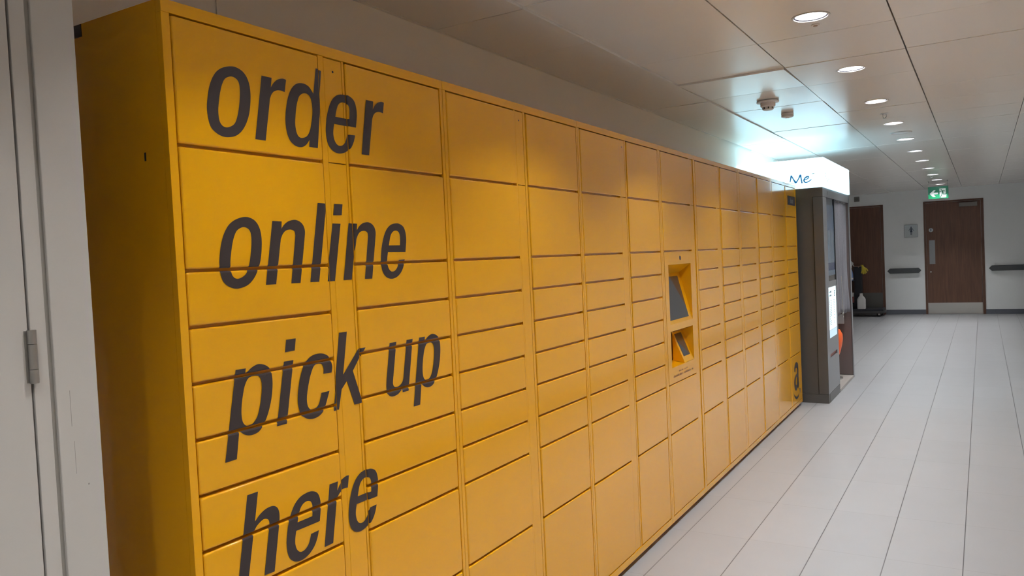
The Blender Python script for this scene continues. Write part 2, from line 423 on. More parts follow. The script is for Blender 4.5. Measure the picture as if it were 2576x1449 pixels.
# (left boundary, right boundary, [door left edges], strip (y0, y1), door width of first column)
TOWERS = [
    (0.990, 1.929, [1.0125, 1.5100], (1.4365, 1.4985)),
    (1.929, 2.8485, [1.9475, 2.4325], (2.3625, 2.4140)),
    (2.8485, 3.7815, [2.8690, 3.3575], (3.2855, 3.3395)),
    (3.7815, 4.3530, [3.8050], (4.2840, 4.3370)),
    (4.3530, 5.3120, [4.3730, 4.8780], (4.7930, 4.8560)),
    (5.3120, 6.2880, [5.3440, 5.8510], (5.7660, 5.8310)),
    (6.2880, 7.2770, [6.3235, 6.8360], (6.7450, 6.8170)),
]
DOOR_MESH = {}
def door_obj(w, h, parent, y, z):
    """pressed steel door w x h, lower left corner at y, z; mesh shared by equal doors"""
    key = (round(w, 4), round(h, 4))
    if key not in DOOR_MESH:
        bm = bmesh.new()
        vs = [bm.verts.new((x, yy, zz)) for x in (-DEEP, 0) for yy in (0, w) for zz in (0, h)]
        for f in [(0,1,3,2), (4,6,7,5), (0,4,5,1), (2,3,7,6), (0,2,6,4), (1,5,7,3)]: bm.faces.new([vs[i] for i in f])
        bmesh.ops.recalc_face_normals(bm, faces=bm.faces)
        crn = [e for e in bm.edges if all(abs(v.co.y - e.verts[0].co.y) < 1e-6 and abs(v.co.z - e.verts[0].co.z) < 1e-6 for v in e.verts)]
        bmesh.ops.bevel(bm, geom=crn, offset=0.005, segments=2, affect='EDGES', profile=0.5)
        fe = [e for e in bm.edges if all(abs(v.co.x) < 1e-6 for v in e.verts)]
        bmesh.ops.bevel(bm, geom=fe, offset=RND, segments=4, affect='EDGES', profile=0.5)
        me = bpy.data.meshes.new('door'); bm.to_mesh(me); bm.free(); me.materials.append(YEL)
        me.polygons.foreach_set('use_smooth', [True] * len(me.polygons)); me.set_sharp_from_angle(angle=math.radians(50))
        DOOR_MESH[key] = me
    o = bpy.data.objects.new('door', DOOR_MESH[key]); COL.objects.link(o)
    wn = o.modifiers.new('weighted', 'WEIGHTED_NORMAL'); wn.keep_sharp = True; wn.weight = 90
    o.parent = parent; o.location = (random.uniform(-0.0004, 0.0004), y, z)
    o.rotation_euler = (0, random.uniform(-0.0016, 0.0016), random.uniform(-0.0016, 0.0016))   # no two doors hang quite alike
    return o
LAB = ['yellow parcel locker tower with big dark words, nearest the camera',
       'plain yellow parcel locker tower right beside the tower with the big words',
       'plain yellow parcel locker tower just to the left of the touchscreen tower',
       'narrow yellow parcel locker tower with a recessed touchscreen and scanner',
       'plain yellow parcel locker tower just to the right of the touchscreen tower',
       'plain yellow locker tower, the last before the one with the name plate',
       'yellow locker tower with black name plate and dark logo beside the photo booth']
towers = []
DOORS = {}
for ti, (ya, yb, cols, st) in enumerate(TOWERS):
    T = thing('parcel_locker_tower' if ti != 3 else 'parcel_locker_terminal', LAB[ti], 'locker', lk(FRONT, ya), YAW, 'yellow parcel lockers along the left wall')
    towers.append(T); W = yb - ya
    fr = MB()
    if ti != 3:
        fr.box((-0.52, 0.0008, BOTZ), (-DEEP, W - 0.0008, TOPZ))                            # carcass
    else:                                                                                   # carcass open behind the touchscreen panel
        fr.box((-0.52, 0.0008, BOTZ), (-0.10, W - 0.0008, TOPZ)).box((-0.10, 0.0008, BOTZ), (-DEEP, W - 0.0008, SEAMS[8] + GAP + 0.004))
        fr.box((-0.10, 0.0008, SEAMS[2] - GAP - 0.004), (-DEEP, W - 0.0008, TOPZ)).box((-0.10, 0.0008, SEAMS[8]), (-DEEP, 0.020, SEAMS[2])).box((-0.10, W - 0.08, SEAMS[8]), (-DEEP, W - 0.0008, SEAMS[2]))
    fr.box((-0.50, 0.02, 0.0), (-0.045, W - 0.02, BOTZ))                                   # plinth in shadow
    fr.box((-DEEP, 0.0008, SEAMS[0] + 0.0028), (0, W - 0.0008, TOPZ), 0.0012)                 # top rail
    fr.box((-DEEP, 0.0008, BOTZ), (0, W - 0.0008, SEAMS[-1] - 0.0028), 0.0012)                # bottom rail
    c0 = cols[0] - ya
    widths = [DW] * len(cols)
    if ti == 3: widths = [0.4590]
    cend = cols[-1] - ya + widths[-1]
    zl, zh = SEAMS[-1] - 0.0028, SEAMS[0] + 0.0028
    fr.box((-DEEP, 0.0008, zl), (-0.0006, c0 - 0.0030, zh), 0.001)                            # left stile
    if len(cols) == 2:
        fr.box((-DEEP, cend + 0.0030, zl), (-0.0006, W - 0.0008, zh), 0.001)                  # right stile
    s0, s1 = st[0] - ya, st[1] - ya
    e0 = c0 + widths[0]
    e1 = (cols[1] - ya) if len(cols) == 2 else W - 0.0008
    fr.box((-DEEP, e0 + 0.0030, zl), (POST, s0 - 0.0012, zh))                               # posts either side of the strip
    fr.box((-DEEP, s1 + 0.0012, zl), (POST if len(cols) == 2 else -0.0006, e1 - (0.0030 if len(cols) == 2 else 0), zh))
    fr.build('frame', YEL, T, 30)
    for (za, zb) in ((SEAMS[1] + 0.0012, SEAMS[0] + 0.0005), (SEAMS[-1], SEAMS[1] - 0.0012)):
        p = MB().box((-DEEP, s0, za), (POST - 0.0004, s1, zb), 0.0008).build('service_strip', YEL, T)
        if za > 1.6:
            MB().lathe([(0.0028, 0), (0.0028, 0.0006)], (POST - 0.0005, (s0 + s1) / 2, zb - 0.030), 10, 'X').build('screw', BLACK, p)
    for ci, c in enumerate(cols):
        for r in range(10):
            if ti == 3 and 2 <= r <= 7: continue
            zt, zb_ = SEAMS[r] - (GAP if r else 0), SEAMS[r + 1] + (GAP if r < 9 else 0)
            door_obj(widths[ci], zt - zb_, T, c - ya, zb_)

# ---- the touchscreen panel of the terminal
T = towers[3]; ya = TOWERS[3][0]
def terminal():
    y0, y1, z0, z1 = 3.8050 - ya, 4.2640 - ya, SEAMS[8] + GAP, SEAMS[2] - GAP
    a, b = 3.8600 - ya, 4.2270 - ya
    A0, A1 = 1.036, 1.345                               # screen recess bottom / top
    B0, B1 = 0.812, 1.000                               # scanner recess
    D, zap = 0.066, 1.297                               # screen recess: depth and height of its apex
    mb = MB()
    rows = [(z0, B0, 0), (B0, B1, 1), (B1, A0, 0), (A0, A1, 1), (A1, z1, 0)]
    for p, q, hole in rows:
        if hole:
            mb.face([(0, y0, p), (0, a, p), (0, a, q), (0, y0, q)]); mb.face([(0, b, p), (0, y1, p), (0, y1, q), (0, b, q)])
        else:
            mb.face([(0, y0, p), (0, y1, p), (0, y1, q), (0, y0, q)])
    # outer returns
    for P, Q in (((y0, z0), (y1, z0)), ((y1, z0), (y1, z1)), ((y1, z1), (y0, z1)), ((y0, z1), (y0, z0))):
        mb.face([(0, *P), (0, *Q), (-DEEP, *Q), (-DEEP, *P)])
    # screen recess: sloping hood, sloping bed, two triangular cheeks
    mb.face([(0, a, A1), (0, b, A1), (-D, b, zap), (-D, a, zap)])
    mb.face([(0, a, A0), (0, b, A0), (-D, b, zap), (-D, a, zap)])
    for y in (a, b): mb.face([(0, y, A0), (0, y, A1), (-D, y, zap)])
    # scanner recess
    E = 0.075
    mb.face([(0, a, B1), (0, b, B1), (-E, b, B1 - 0.035), (-E, a, B1 - 0.035)])
    mb.face([(0, a, B0), (0, b, B0), (-E, b, B0 + 0.012), (-E, a, B0 + 0.012)])
    mb.face([(-E, a, B0 + 0.012), (-E, b, B0 + 0.012), (-E, b, B1 - 0.035), (-E, a, B1 - 0.035)])
    for y in (a, b): mb.face([(0, y, B0), (0, y, B1), (-E, y, B1 - 0.035), (-E, y, B0 + 0.012)])
    bmesh.ops.remove_doubles(mb.bm, verts=mb.bm.verts, dist=1e-5)
    panel = mb.build('terminal_panel', YEL, T)
    # touchscreen lying on the sloping bed
    def bed(t, y, lift): 
        n = Vector((A0 - zap, 0, -D)).normalized(); n = Vector((abs(n.x), 0, abs(n.z)))
        return Vector((-D * t, y, A0 + (zap - A0) * t)) + n * lift
    ys0, ys1 = 3.874 - ya, 4.172 - ya
    s = MB(); q = [bed(.075, ys0, .0004), bed(.075, ys1, .0004), bed(.93, ys1, .0004), bed(.93, ys0, .0004)]
    n = (bed(0, 0, 1) - bed(0, 0, 0)); s.prism(q, n * 0.0012)
    s.build('touchscreen', GLASS, panel)
    # scanner wedge with its window
    ym = 4.066 - ya; w = MB()
    tz, td = 0.972, 0.066
    w.prism([(-0.0005, ym, B0 + 0.001), (-td, ym, tz), (-td, ym, B0 + 0.012)], (0, b - ym - 0.0006, 0))
    wd = w.build('scanner', YEL, panel)
    def bed2(t, y, lift):
        n = Vector((tz - B0, 0, td)).normalized()
        return Vector((-td * t, y, B0 + (tz - B0) * t)) + n * lift
    g = MB(); q = [bed2(.2, ym + 0.022, .0002), bed2(.2, b - 0.030, .0002), bed2(.95, b - 0.030, .0002), bed2(.95, ym + 0.022, .0002)]
    g.prism(q, (bed2(0, 0, 1) - bed2(0, 0, 0)) * 0.001); g.build('scanner_window', GLASS, wd)
    MB().box((-E + 0.0005, a + 0.012, B1 - 0.062), (-E + 0.02, a + 0.05, B1 - 0.040)).build('card_slot', BLACK, panel)
    MB().lathe([(0.0115, 0.0), (0.0115, 0.0012)], (-0.0004, 4.052 - ya, 1.3775), 20, 'X').build('camera_eye', BLACK, panel)
    # two lines of print too small to read: little strokes
    t = MB(); rnd = random.Random(3)
    for (u0, u1, zc, hh) in ((3.963 - ya, 4.109 - ya, 0.7835, 0.0075), (3.877 - ya, 4.199 - ya, 0.7645, 0.0115)):
        u = u0
        while u < u1:
            wv = rnd.uniform(0.003, 0.005)
            if rnd.random() < 0.84: t.box((0, u, zc - hh / 2), (0.0004, u + wv * 0.62, zc + hh / 2 * rnd.choice((0.35, 0.35, 1.0))))
            u += wv
    t.build('small_print', SMALLTX, panel)
terminal()

# ---- big dark words across the first tower
GLYPHS = {
  'o': [[(1148.5,149.4,0),(1164.3,150.7,0),(1180.7,145.7,0),(1191.9,135.5,0),(1198.5,120.2,0),(1200.5,100,0),(1198.1,74.9,0),(1192.7,52.2,0),(1183.4,31.9,0),(1171.2,15.4,0),(1155.2,3.5,0),(1135.8,-2,0),(1118.8,-2,0),(1103.3,3.5,0),(1091.5,13.9,0),(1085.8,31.3,0),(1084.3,53.1,0),(1087.4,74.3,0),(1092.8,95.9,0),(1101.2,115.5,0),(1113.4,132.1,0),(1129.4,143.1,0)],[(1148.6,128.1,0),(1159.3,127.7,0),(1167.3,123,0),(1171.3,114.3,0),(1171.8,98.1,0),(1168.9,76.1,0),(1164.3,55.1,0),(1157.6,36.7,0),(1149.3,25.6,0),(1134.9,18.8,0),(1123.6,19.1,0),(1116,25.4,0),(1112.8,36.2,0),(1112.5,53.2,0),(1116,73.4,0),(1120.6,92.6,0),(1126.9,109.4,0),(1135.1,121.4,0)]],
  'r': [[(1234.7,144.9,1),(1263.7,144.8,1),(1259.9,123,1),(1268.5,134.3,0),(1280.3,143.5,0),(1291.9,147.9,0),(1299.6,149,0),(1307.2,147.9,1),(1300.8,118.7,1),(1291.8,120.4,0),(1280.4,119.7,0),(1268.9,115.3,0),(1260.9,107.6,0),(1255.5,96.9,1),(1236,0.9,1),(1206.8,0.9,1)]],
  'd': [[(1404.7,193.7,1),(1425.9,191.5,1),(1397.1,1.3,1),(1368.5,1.4,1),(1370.9,17.9,1),(1361.1,7.1,0),(1349.6,-0,0),(1336.4,-2.3,0),(1321.6,0.7,0),(1308.5,10.4,0),(1300.5,28.3,0),(1297.9,50,0),(1300,72.2,0),(1305.1,94.9,0),(1312.3,114.9,0),(1323.1,132.4,0),(1336.8,144.2,0),(1352.3,149.2,0),(1367.6,148.9,0),(1380.5,143.4,0),(1391.9,130.6,1)],[(1361.5,126.9,0),(1374.7,125.5,0),(1382.9,116.2,0),(1385.7,100.3,0),(1385.4,84,0),(1381,62.2,0),(1373.7,40.1,0),(1362.6,25.9,0),(1346.8,20.1,0),(1336.1,22.9,0),(1330,33.4,0),(1327.9,50.6,0),(1329.8,66.8,0),(1333.4,86.4,0),(1338.4,103,0),(1346.7,118.7,0)]],
  'e': [[(1682.1,145.6,0),(1697.5,143,0),(1710.1,135.7,0),(1717,122.4,0),(1719.2,100.7,0),(1713.2,66.9,1),(1637.9,67.6,1),(1634.1,52.2,0),(1633.1,39.3,0),(1636.5,26.2,0),(1643.4,17.9,0),(1652,14.8,0),(1663.8,17.2,0),(1673.4,25.1,0),(1678.7,34.8,0),(1683,45.9,1),(1708.6,46.5,1),(1702.7,30.8,0),(1692.2,14.5,0),(1675.4,1.9,0),(1656.9,-3.9,0),(1641.6,-4,0),(1626.9,0.7,0),(1615.3,10.8,0),(1609.1,25.5,0),(1607.1,46.4,0),(1610.2,68.8,0),(1616.4,91.2,0),(1626.2,113.7,0),(1640.1,131.6,0),(1658.7,142.4,0)],[(1643.4,85.8,1),(1647.5,99.1,0),(1653.8,113.8,0),(1663.5,122.8,0),(1675.3,125.7,0),(1686.7,122.2,0),(1691.8,112.3,0),(1691.8,99.1,0),(1690.2,85.8,1)]],
  'n': [[(1241.6,142.8,1),(1269.3,142.1,1),(1267.1,125.6,1),(1275.6,134.7,0),(1288.2,142.5,0),(1302.6,146.1,0),(1314.8,146.1,0),(1326.9,141.7,0),(1335.6,133.4,0),(1339.5,121,0),(1337.8,107.1,1),(1316.4,-0.2,1),(1287.8,0.1,1),(1308.4,110.1,1),(1306.6,119.2,0),(1298.8,123.4,0),(1288.7,123.6,0),(1278.5,120.5,0),(1270,112.9,0),(1263.7,102.4,1),(1242.4,0.4,1),(1212.8,0.4,1)]],
  'l': [[(1386.1,189,1),(1415.1,188.7,1),(1377,-0.2,1),(1347.7,0.2,1)]],
  'i': [[(1262.1,189.8,1),(1291.5,189.7,1),(1286.4,162.4,1),(1256.6,161.7,1)],[(1251.8,141,1),(1280.6,140.9,1),(1250.1,-0.5,1),(1220.7,-0.5,1)]],
  'p': [[(1116.6,141.6,1),(1143.8,141.2,1),(1141.6,129,1),(1156.7,139.3,0),(1172.9,145,0),(1186.2,144.6,0),(1202,138.2,0),(1212.2,127.1,0),(1215.5,105,0),(1212.6,77.4,0),(1205.1,50.7,0),(1192.1,23.2,0),(1175.7,3.1,0),(1159.2,-4,0),(1140.9,-3.6,0),(1125.9,3.2,0),(1117.2,12.3,1),(1106.3,-47,1),(1076.6,-47.4,1)],[(1168.5,121.8,0),(1180.1,116.9,0),(1184.5,103.5,0),(1182.9,82.5,0),(1176.9,55.9,0),(1167.2,32.4,0),(1153,19.4,0),(1137.3,18.1,0),(1127.8,27.7,0),(1125.4,44.7,0),(1127.4,65,0),(1132,84.9,0),(1138.5,104.6,0),(1150,119.4,0)]],
  'c': [[(1369.9,144.7,0),(1388.8,138.3,0),(1397.9,128,0),(1404.8,110.1,0),(1401.5,94.2,1),(1373.4,95.5,1),(1375.1,108,0),(1369.5,119.3,0),(1357,122.1,0),(1344,118.2,0),(1333.4,102.6,0),(1323.9,79,0),(1316.7,52.9,0),(1315.5,37.3,0),(1318.2,25.4,0),(1326.9,16.9,0),(1339.3,15.7,0),(1352.7,25.9,0),(1360.2,40.8,0),(1363.5,50.6,1),(1390.8,50.9,1),(1372.6,14.1,0),(1362,2.2,0),(1344,-4.7,0),(1322.1,-4.5,0),(1304.3,3.1,0),(1293,14.3,0),(1287.2,35.6,0),(1287.8,55.7,0),(1292.6,79.5,0),(1299.7,100.9,0),(1310.3,121.8,0),(1326.9,137.7,0),(1346.1,144.7,0)]],
  'k': [[(1438.3,187.6,1),(1466.5,187.6,1),(1445.1,82.5,1),(1505.2,140.1,1),(1528.6,140.6,1),(1480.6,86.7,1),(1510.5,0.7,1),(1479.8,0.6,1),(1457.2,64.8,1),(1436.9,46.9,1),(1423.9,-1.2,1),(1401.8,-0.4,1)]],
  'u': [[(1624.7,140.5,1),(1653.2,140.5,1),(1631.1,39.1,1),(1630.3,29.4,0),(1634,22.2,0),(1642.7,18.7,0),(1655.7,20.3,0),(1669.4,28.1,0),(1676.2,40.3,1),(1697.3,140.7,1),(1724.8,141,1),(1694.9,0.2,1),(1668.9,0.2,1),(1668.9,9.1,1),(1658.2,3.4,0),(1648.7,-1.6,0),(1633.1,-4.2,0),(1620.5,-3,0),(1610.9,1.7,0),(1604.1,10.9,0),(1602.1,25.8,0),(1604.3,43.3,1)]],
  'h': [[(1127.7,188.2,1),(1157,188.3,1),(1144.1,126.2,1),(1156.9,136.2,0),(1173,143.6,0),(1188.9,145.6,0),(1200.1,143.5,0),(1208.8,136.4,0),(1213,124.3,0),(1212.5,108.3,0),(1210.6,98.1,1),(1190,-0.8,1),(1161.2,1.1,1),(1183.2,106.8,1),(1182.1,116,0),(1176.9,121.5,0),(1167,123.4,0),(1153.3,118,0),(1144.1,110.5,0),(1137.8,98.7,1),(1117.2,3.8,1),(1090.1,5.7,1)]],
}
SHIFT = {('o', 1): (0, 1.6970), ('r', 1): (0, 1.6975), ('d', 1): (0, 1.6965), ('e', 1): (-0.176, 1.6970), ('r', 2): (0.3466, 1.6965),
         ('o', 2): (0.0075, 1.3760), ('n', 1): (0, 1.3768), ('l', 1): (0, 1.3765), ('i', 1): (0.1845, 1.3763), ('n', 2): (0.2525, 1.3760), ('e', 2): (0, 1.3760),
         ('p', 1): (0, 1.0595), ('i', 2): (0, 1.0595), ('c', 1): (0, 1.0595), ('k', 1): (0, 1.0595), ('u', 1): (0, 1.0595), ('p', 2): (0.6374, 1.0590),
         ('h', 1): (0, 0.7408), ('e', 3): (-0.3785, 0.7410), ('r', 3): (0.1386, 0.7405), ('e', 4): (-0.170, 0.7415)}
WORDS = [('order', [('o', 1), ('r', 1), ('d', 1), ('e', 1), ('r', 2)]), ('online', [('o', 2), ('n', 1), ('l', 1), ('i', 1), ('n', 2), ('e', 2)]),
         ('pick', [('p', 1), ('i', 2), ('c', 1), ('k', 1)]), ('up', [('u', 1), ('p', 2)]), ('here', [('h', 1), ('e', 3), ('r', 3), ('e', 4)])]
def front_depth(y, z):
    """depth of the first tower's front at y, z (bank y); None in a gap between doors"""
    ya, yb, cols, st = TOWERS[0]
    for c in cols:
        if c <= y <= c + DW:
            for r in range(10):
                zt, zb = SEAMS[r] - (GAP if r else 0), SEAMS[r + 1] + (GAP if r < 9 else 0)
                if zb <= z <= zt:
                    e = min(y - c, c + DW - y, z - zb, zt - z)
                    return 0.0 if e >= RND else -(RND - math.sqrt(max(RND ** 2 - (RND - e) ** 2, 0)))
            return None
    if cols[0] + DW + 0.003 <= y <= cols[1] - 0.003: return POST
    return None
def word(letters, base_y):
    allc = MB()
    cuts_y = set(); cuts_z = set()
    for c in TOWERS[0][2]:
        for e in (0.0, 0.0005, 0.0015, 0.0030, RND):
            cuts_y.add(c + e); cuts_y.add(c + DW - e)
    cuts_y |= {TOWERS[0][2][0] + DW + 0.003, TOWERS[0][2][1] - 0.003}
    for r in range(1, 10):
        for e in (0.0, 0.0005, 0.0015, 0.0030, RND):
            cuts_z.add(SEAMS[r] - GAP - e); cuts_z.add(SEAMS[r] + GAP + e)
    out = bmesh.new()
    for key in letters:
        dy, bz = SHIFT[key]
        cs = [smooth_outline([(a / 1000 + dy, b / 1000 + bz, k) for a, b, k in cont]) for cont in GLYPHS[key[0]]]
        bm = filled(cs)
        for v in bm.verts: v.co = Vector((0.0, v.co.x, v.co.y))
        lo = [min(v.co[i] for v in bm.verts) for i in range(3)]; hi = [max(v.co[i] for v in bm.verts) for i in range(3)]
        for y in sorted(cuts_y):
            if lo[1] < y < hi[1]: bmesh.ops.bisect_plane(bm, geom=bm.verts[:] + bm.edges[:] + bm.faces[:], plane_co=(0, y, 0), plane_no=(0, 1, 0), dist=1e-6)
        for z in sorted(cuts_z):
            if lo[2] < z < hi[2]: bmesh.ops.bisect_plane(bm, geom=bm.verts[:] + bm.edges[:] + bm.faces[:], plane_co=(0, 0, z), plane_no=(0, 0, 1), dist=1e-6)
        for f in bm.faces:
            m_ = f.calc_center_median(); d = front_depth(m_.y, m_.z)
            if d is None: continue
            vs = []
            for v in f.verts:
                # nudge towards the face centre so edge points read on this face's side
                p = v.co + (m_ - v.co) * 0.002
                dd = front_depth(p.y, p.z); dd = d if dd is None else dd
                vs.append(out.verts.new((dd + 0.0009, v.co.y - base_y, v.co.z)))
            nf = out.faces.new(vs); nf.normal_update()
            if nf.normal.x < 0: nf.normal_flip()
        bm.free()
    bmesh.ops.remove_doubles(out, verts=out.verts, dist=2e-5)
    allc.bm.free(); allc.bm = out
    return allc
for text, letters in WORDS:
    w = word(letters, TOWERS[0][0])
    me = bpy.data.meshes.new('lettering'); w.bm.to_mesh(me); w.bm.free(); me.materials.append(VINYL)
    o = bpy.data.objects.new('lettering', me); COL.objects.link(o); o.parent = towers[0]
    o['label'] = 'dark grey italic word ' + text

# end panel fittings of the first tower (it faces the camera)
MB().box((-0.340, -0.0006, 1.924), (-0.266, 0.0012, 1.950)).build('label_plate', NAMEPL, towers[0])
MB().box((-0.078, -0.0006, 1.640), (-0.074, 0.0010, 1.657)).build('slot', BLACK, towers[0])
# last tower: name plate and logo
ya = TOWERS[6][0]
np_ = MB().box((-0.0005, 6.915 - ya, 1.769), (0.002, 7.226 - ya, 1.846)).build('name_plate', NAMEPL, towers[6])
def small_text(body, size, bold=0.0):
    cu = bpy.data.curves.new('text', 'FONT'); cu.body = body; cu.size = size; cu.offset = bold; cu.align_x = 'CENTER'; cu.align_y = 'CENTER'
    ob = bpy.data.objects.new('text', cu); COL.objects.link(ob)
    me = bpy.data.meshes.new_from_object(ob.evaluated_get(bpy.context.evaluated_depsgraph_get()))
    bpy.data.objects.remove(ob); bpy.data.curves.remove(cu)
    return me
me = small_text('faust', 0.066, 0.001)
for v in me.vertices: v.co = (0.0026, 7.075 - ya + v.co.x, 1.806 + v.co.y)
me.materials.append(NAMETX)
o = bpy.data.objects.new('name', me); COL.objects.link(o); o.parent = np_
LOGO = [[(6.9547, 0.3363, 1), (6.9526, 0.3651, 0), (6.979, 0.3933, 0), (7.0175, 0.4076, 0), (7.0539, 0.408, 0), (7.0977, 0.3966, 0), (7.1244, 0.3694, 0), (7.1253, 0.333, 0), (7.1202, 0.2829, 0), (7.1235, 0.2388, 0), (7.1366, 0.1968, 1), (7.089, 0.1701, 1), (7.067, 0.1918, 1), (7.0303, 0.1708, 0), (6.9847, 0.1695, 0), (6.9519, 0.1875, 0), (6.9342, 0.2188, 0), (6.9327, 0.251, 0), (6.9561, 0.2828, 0), (6.9988, 0.3013, 0), (7.055, 0.3108, 0), (7.0688, 0.3267, 0), (7.0654, 0.3489, 0), (7.0366, 0.362, 0), (7.0051, 0.3575, 0), (6.9893, 0.3295, 1)], [(7.0506, 0.2862, 0), (7.0576, 0.2636, 0), (7.0527, 0.2355, 0), (7.0348, 0.2168, 0), (7.0102, 0.2118, 0), (6.9913, 0.2274, 0), (6.9938, 0.252, 0), (7.0121, 0.2742, 0)], [(6.8868, 0.1701, 1), (6.9342, 0.1372, 0), (7.0022, 0.1147, 0), (7.0751, 0.1127, 0), (7.1428, 0.1265, 1), (7.0912, 0.0991, 0), (7.0345, 0.091, 0), (6.9982, 0.0921, 0), (6.9476, 0.1118, 0), (6.9083, 0.1417, 0)], [(7.1401, 0.1641, 1), (7.183, 0.1611, 1), (7.1795, 0.1313, 1), (7.1574, 0.124, 1), (7.1626, 0.1531, 1), (7.1407, 0.1568, 1)]]
bmL = filled([smooth_outline(c, 4) for c in LOGO])
for v in bmL.verts: v.co = (0.0007, v.co.x - ya, v.co.y)
for f in bmL.faces:
    f.normal_update()
    if f.normal.x < 0: f.normal_flip()
me = bpy.data.meshes.new('logo'); bmL.to_mesh(me); bmL.free(); me.materials.append(VINYL)
o = bpy.data.objects.new('logo', me); COL.objects.link(o); o.parent = towers[6]

# ------------------------------------------------------------------ photo booth beyond the lockers
BX, BXB = -1.200, -1.940                          # front and back
BY0, BY1 = 7.35, 8.93                              # near and far end
PE = 7.970                                         # end of the front panel, start of the entrance
booth = thing('photo_booth', 'grey photo booth with brightly lit white top and grey curtain', 'photo booth', (0, 0, 0))
MB().box((BXB, BY0, 0.082), (BX - 0.004, BY0 + 0.04, 1.840)).box((BXB, BY0 - 0.001, 0), (BX - 0.001, BY0 + 0.05, 0.080)).box((BXB, BY0 - 0.001, 1.843), (BX - 0.001, BY0 + 0.05, 1.925)).build('side_panel', BOOTH, booth)
MB().box((-1.283, BY0 - 0.006, 0.084), (BX, BY0, 1.839), 0.003).build('corner_cover', BOOTH, booth)
MB().box((-1.2875, BY0 - 0.0025, 0.084), (-1.2825, BY0, 1.8395)).box((-1.2875, BY0 - 0.0025, 1.8385), (BX, BY0 + 0.001, 1.8435)).build('panel_seam', BLACK, booth)
MB().box((BX - 0.05, BY0, 1.843), (BX, BY1, 1.925)).build('header', BOOTHF, booth)
MB().box((BX - 0.004, 7.588, 1.868), (BX + 0.001, 7.60, 1.897)).build('header_lock', BLACK, booth)
# front panel, cut round the display and the screen by building it from strips
fp = MB()
fp.box((BX - 0.04, BY0 + 0.001, 0.082), (BX, 7.492, 1.840)).box((BX - 0.04, 7.492, 0.082), (BX, PE, 0.386)).box((BX - 0.04, 7.492, 0.424), (BX, PE, 0.566))
fp.box((BX - 0.04, 7.492, 1.026), (BX, PE, 1.082)).box((BX - 0.04, 7.942, 1.082), (BX, PE, 1.840)).box((BX - 0.04, 7.492, 1.082), (BX, 7.530, 1.840))
fp.box((BX - 0.04, 7.890, 0.566), (BX, PE, 1.026)).box((BX - 0.04, 7.492, 0.386), (BX - 0.035, PE, 0.424)).box((BX - 0.04, 7.88, 0.386), (BX, PE, 0.424))
fp.build('front_panel', BOOTHF, booth)
MB().box((BX - 0.03, BY0 + 0.05, 0), (BX + 0.001, PE, 0.080)).build('plinth', BOOTH, booth)
MB().box((BX - 0.03, 7.530, 1.082), (BX - 0.006, 7.942, 1.840)).build('display_panel', PRINT, booth)
MB().box((BX - 0.012, 7.940, 1.03), (BX + 0.002, 7.950, 1.840)).build('display_edge', BLACK, booth)
scr = MB().box((BX - 0.03, 7.494, 0.640), (BX + 0.001, 7.888, 1.024)).build('screen', LCD, booth)
MB().box((BX - 0.03, 7.494, 0.568), (BX + 0.001, 7.888, 0.640)).build('screen_foot', LCDB, booth)
rnd = random.Random(11)
def print_block(name, marks):                     # small print on the screen, unreadable from here
    ink = MB()
    for y0, y1, z0, z1 in marks: ink.box((BX + 0.001, y0, z0), (BX + 0.0018, y1, z1))
    ink.build(name, INK, scr)
ROWS = [0.90 - 0.0155 * i for i in range(15)]
print_block('screen_heading', [(y, y + 0.03, z, z + rnd.uniform(0.008, 0.02)) for z in (0.976, 0.944) for y in (7.51, 7.56, 7.60)])
print_block('screen_price', [(7.78, 7.83, z, z + 0.012) for z in (0.975, 0.955, 0.935)])
print_block('screen_list', [(7.52, 7.545, z, z + 0.007) for z in ROWS])
print_block('screen_text', [(7.585, 7.62, z, z + 0.007) for z in ROWS if rnd.random() < .85])
print_block('screen_notes', [(7.74, 7.80, z, z + 0.004) for z in ROWS if rnd.random() < .6])
print_block('screen_rule', [(7.50, 7.888, 0.6385, 0.6405)])
MB().box((BX - 0.034, 7.494, 0.388), (BX - 0.012, 7.879, 0.422)).build('photo_slot', SLOT, booth)
# entrance: far end panel, back panel, floor plate, inner partition
MB().box((BXB, BY1 - 0.05, 0.03), (BX, BY1, 1.925), 0.002).build('end_panel', BOOTHIN, booth)
MB().box((BX - 0.004, BY1 - 0.055, 0.0), (BX + 0.004, BY1 + 0.003, 1.925), 0.003).build('end_edge', BOOTHF, booth)
MB().box((BXB, BY0 + 0.05, 0.03), (BXB + 0.03, BY1 - 0.05, 1.84)).build('back_panel', BOOTHIN, booth)
MB().box((BXB, PE, 0), (BX + 0.002, BY1, 0.028), 0.002).build('floor_plate', TAN, booth)
MB().box((BXB + 0.03, PE - 0.03, 0.03), (BX - 0.05, PE, 1.84)).build('partition', BOOTHIN, booth)
MB().box((BXB, BY0, 1.84), (BX - 0.05, BY1, 1.92)).build('roof', BOOTH, booth)
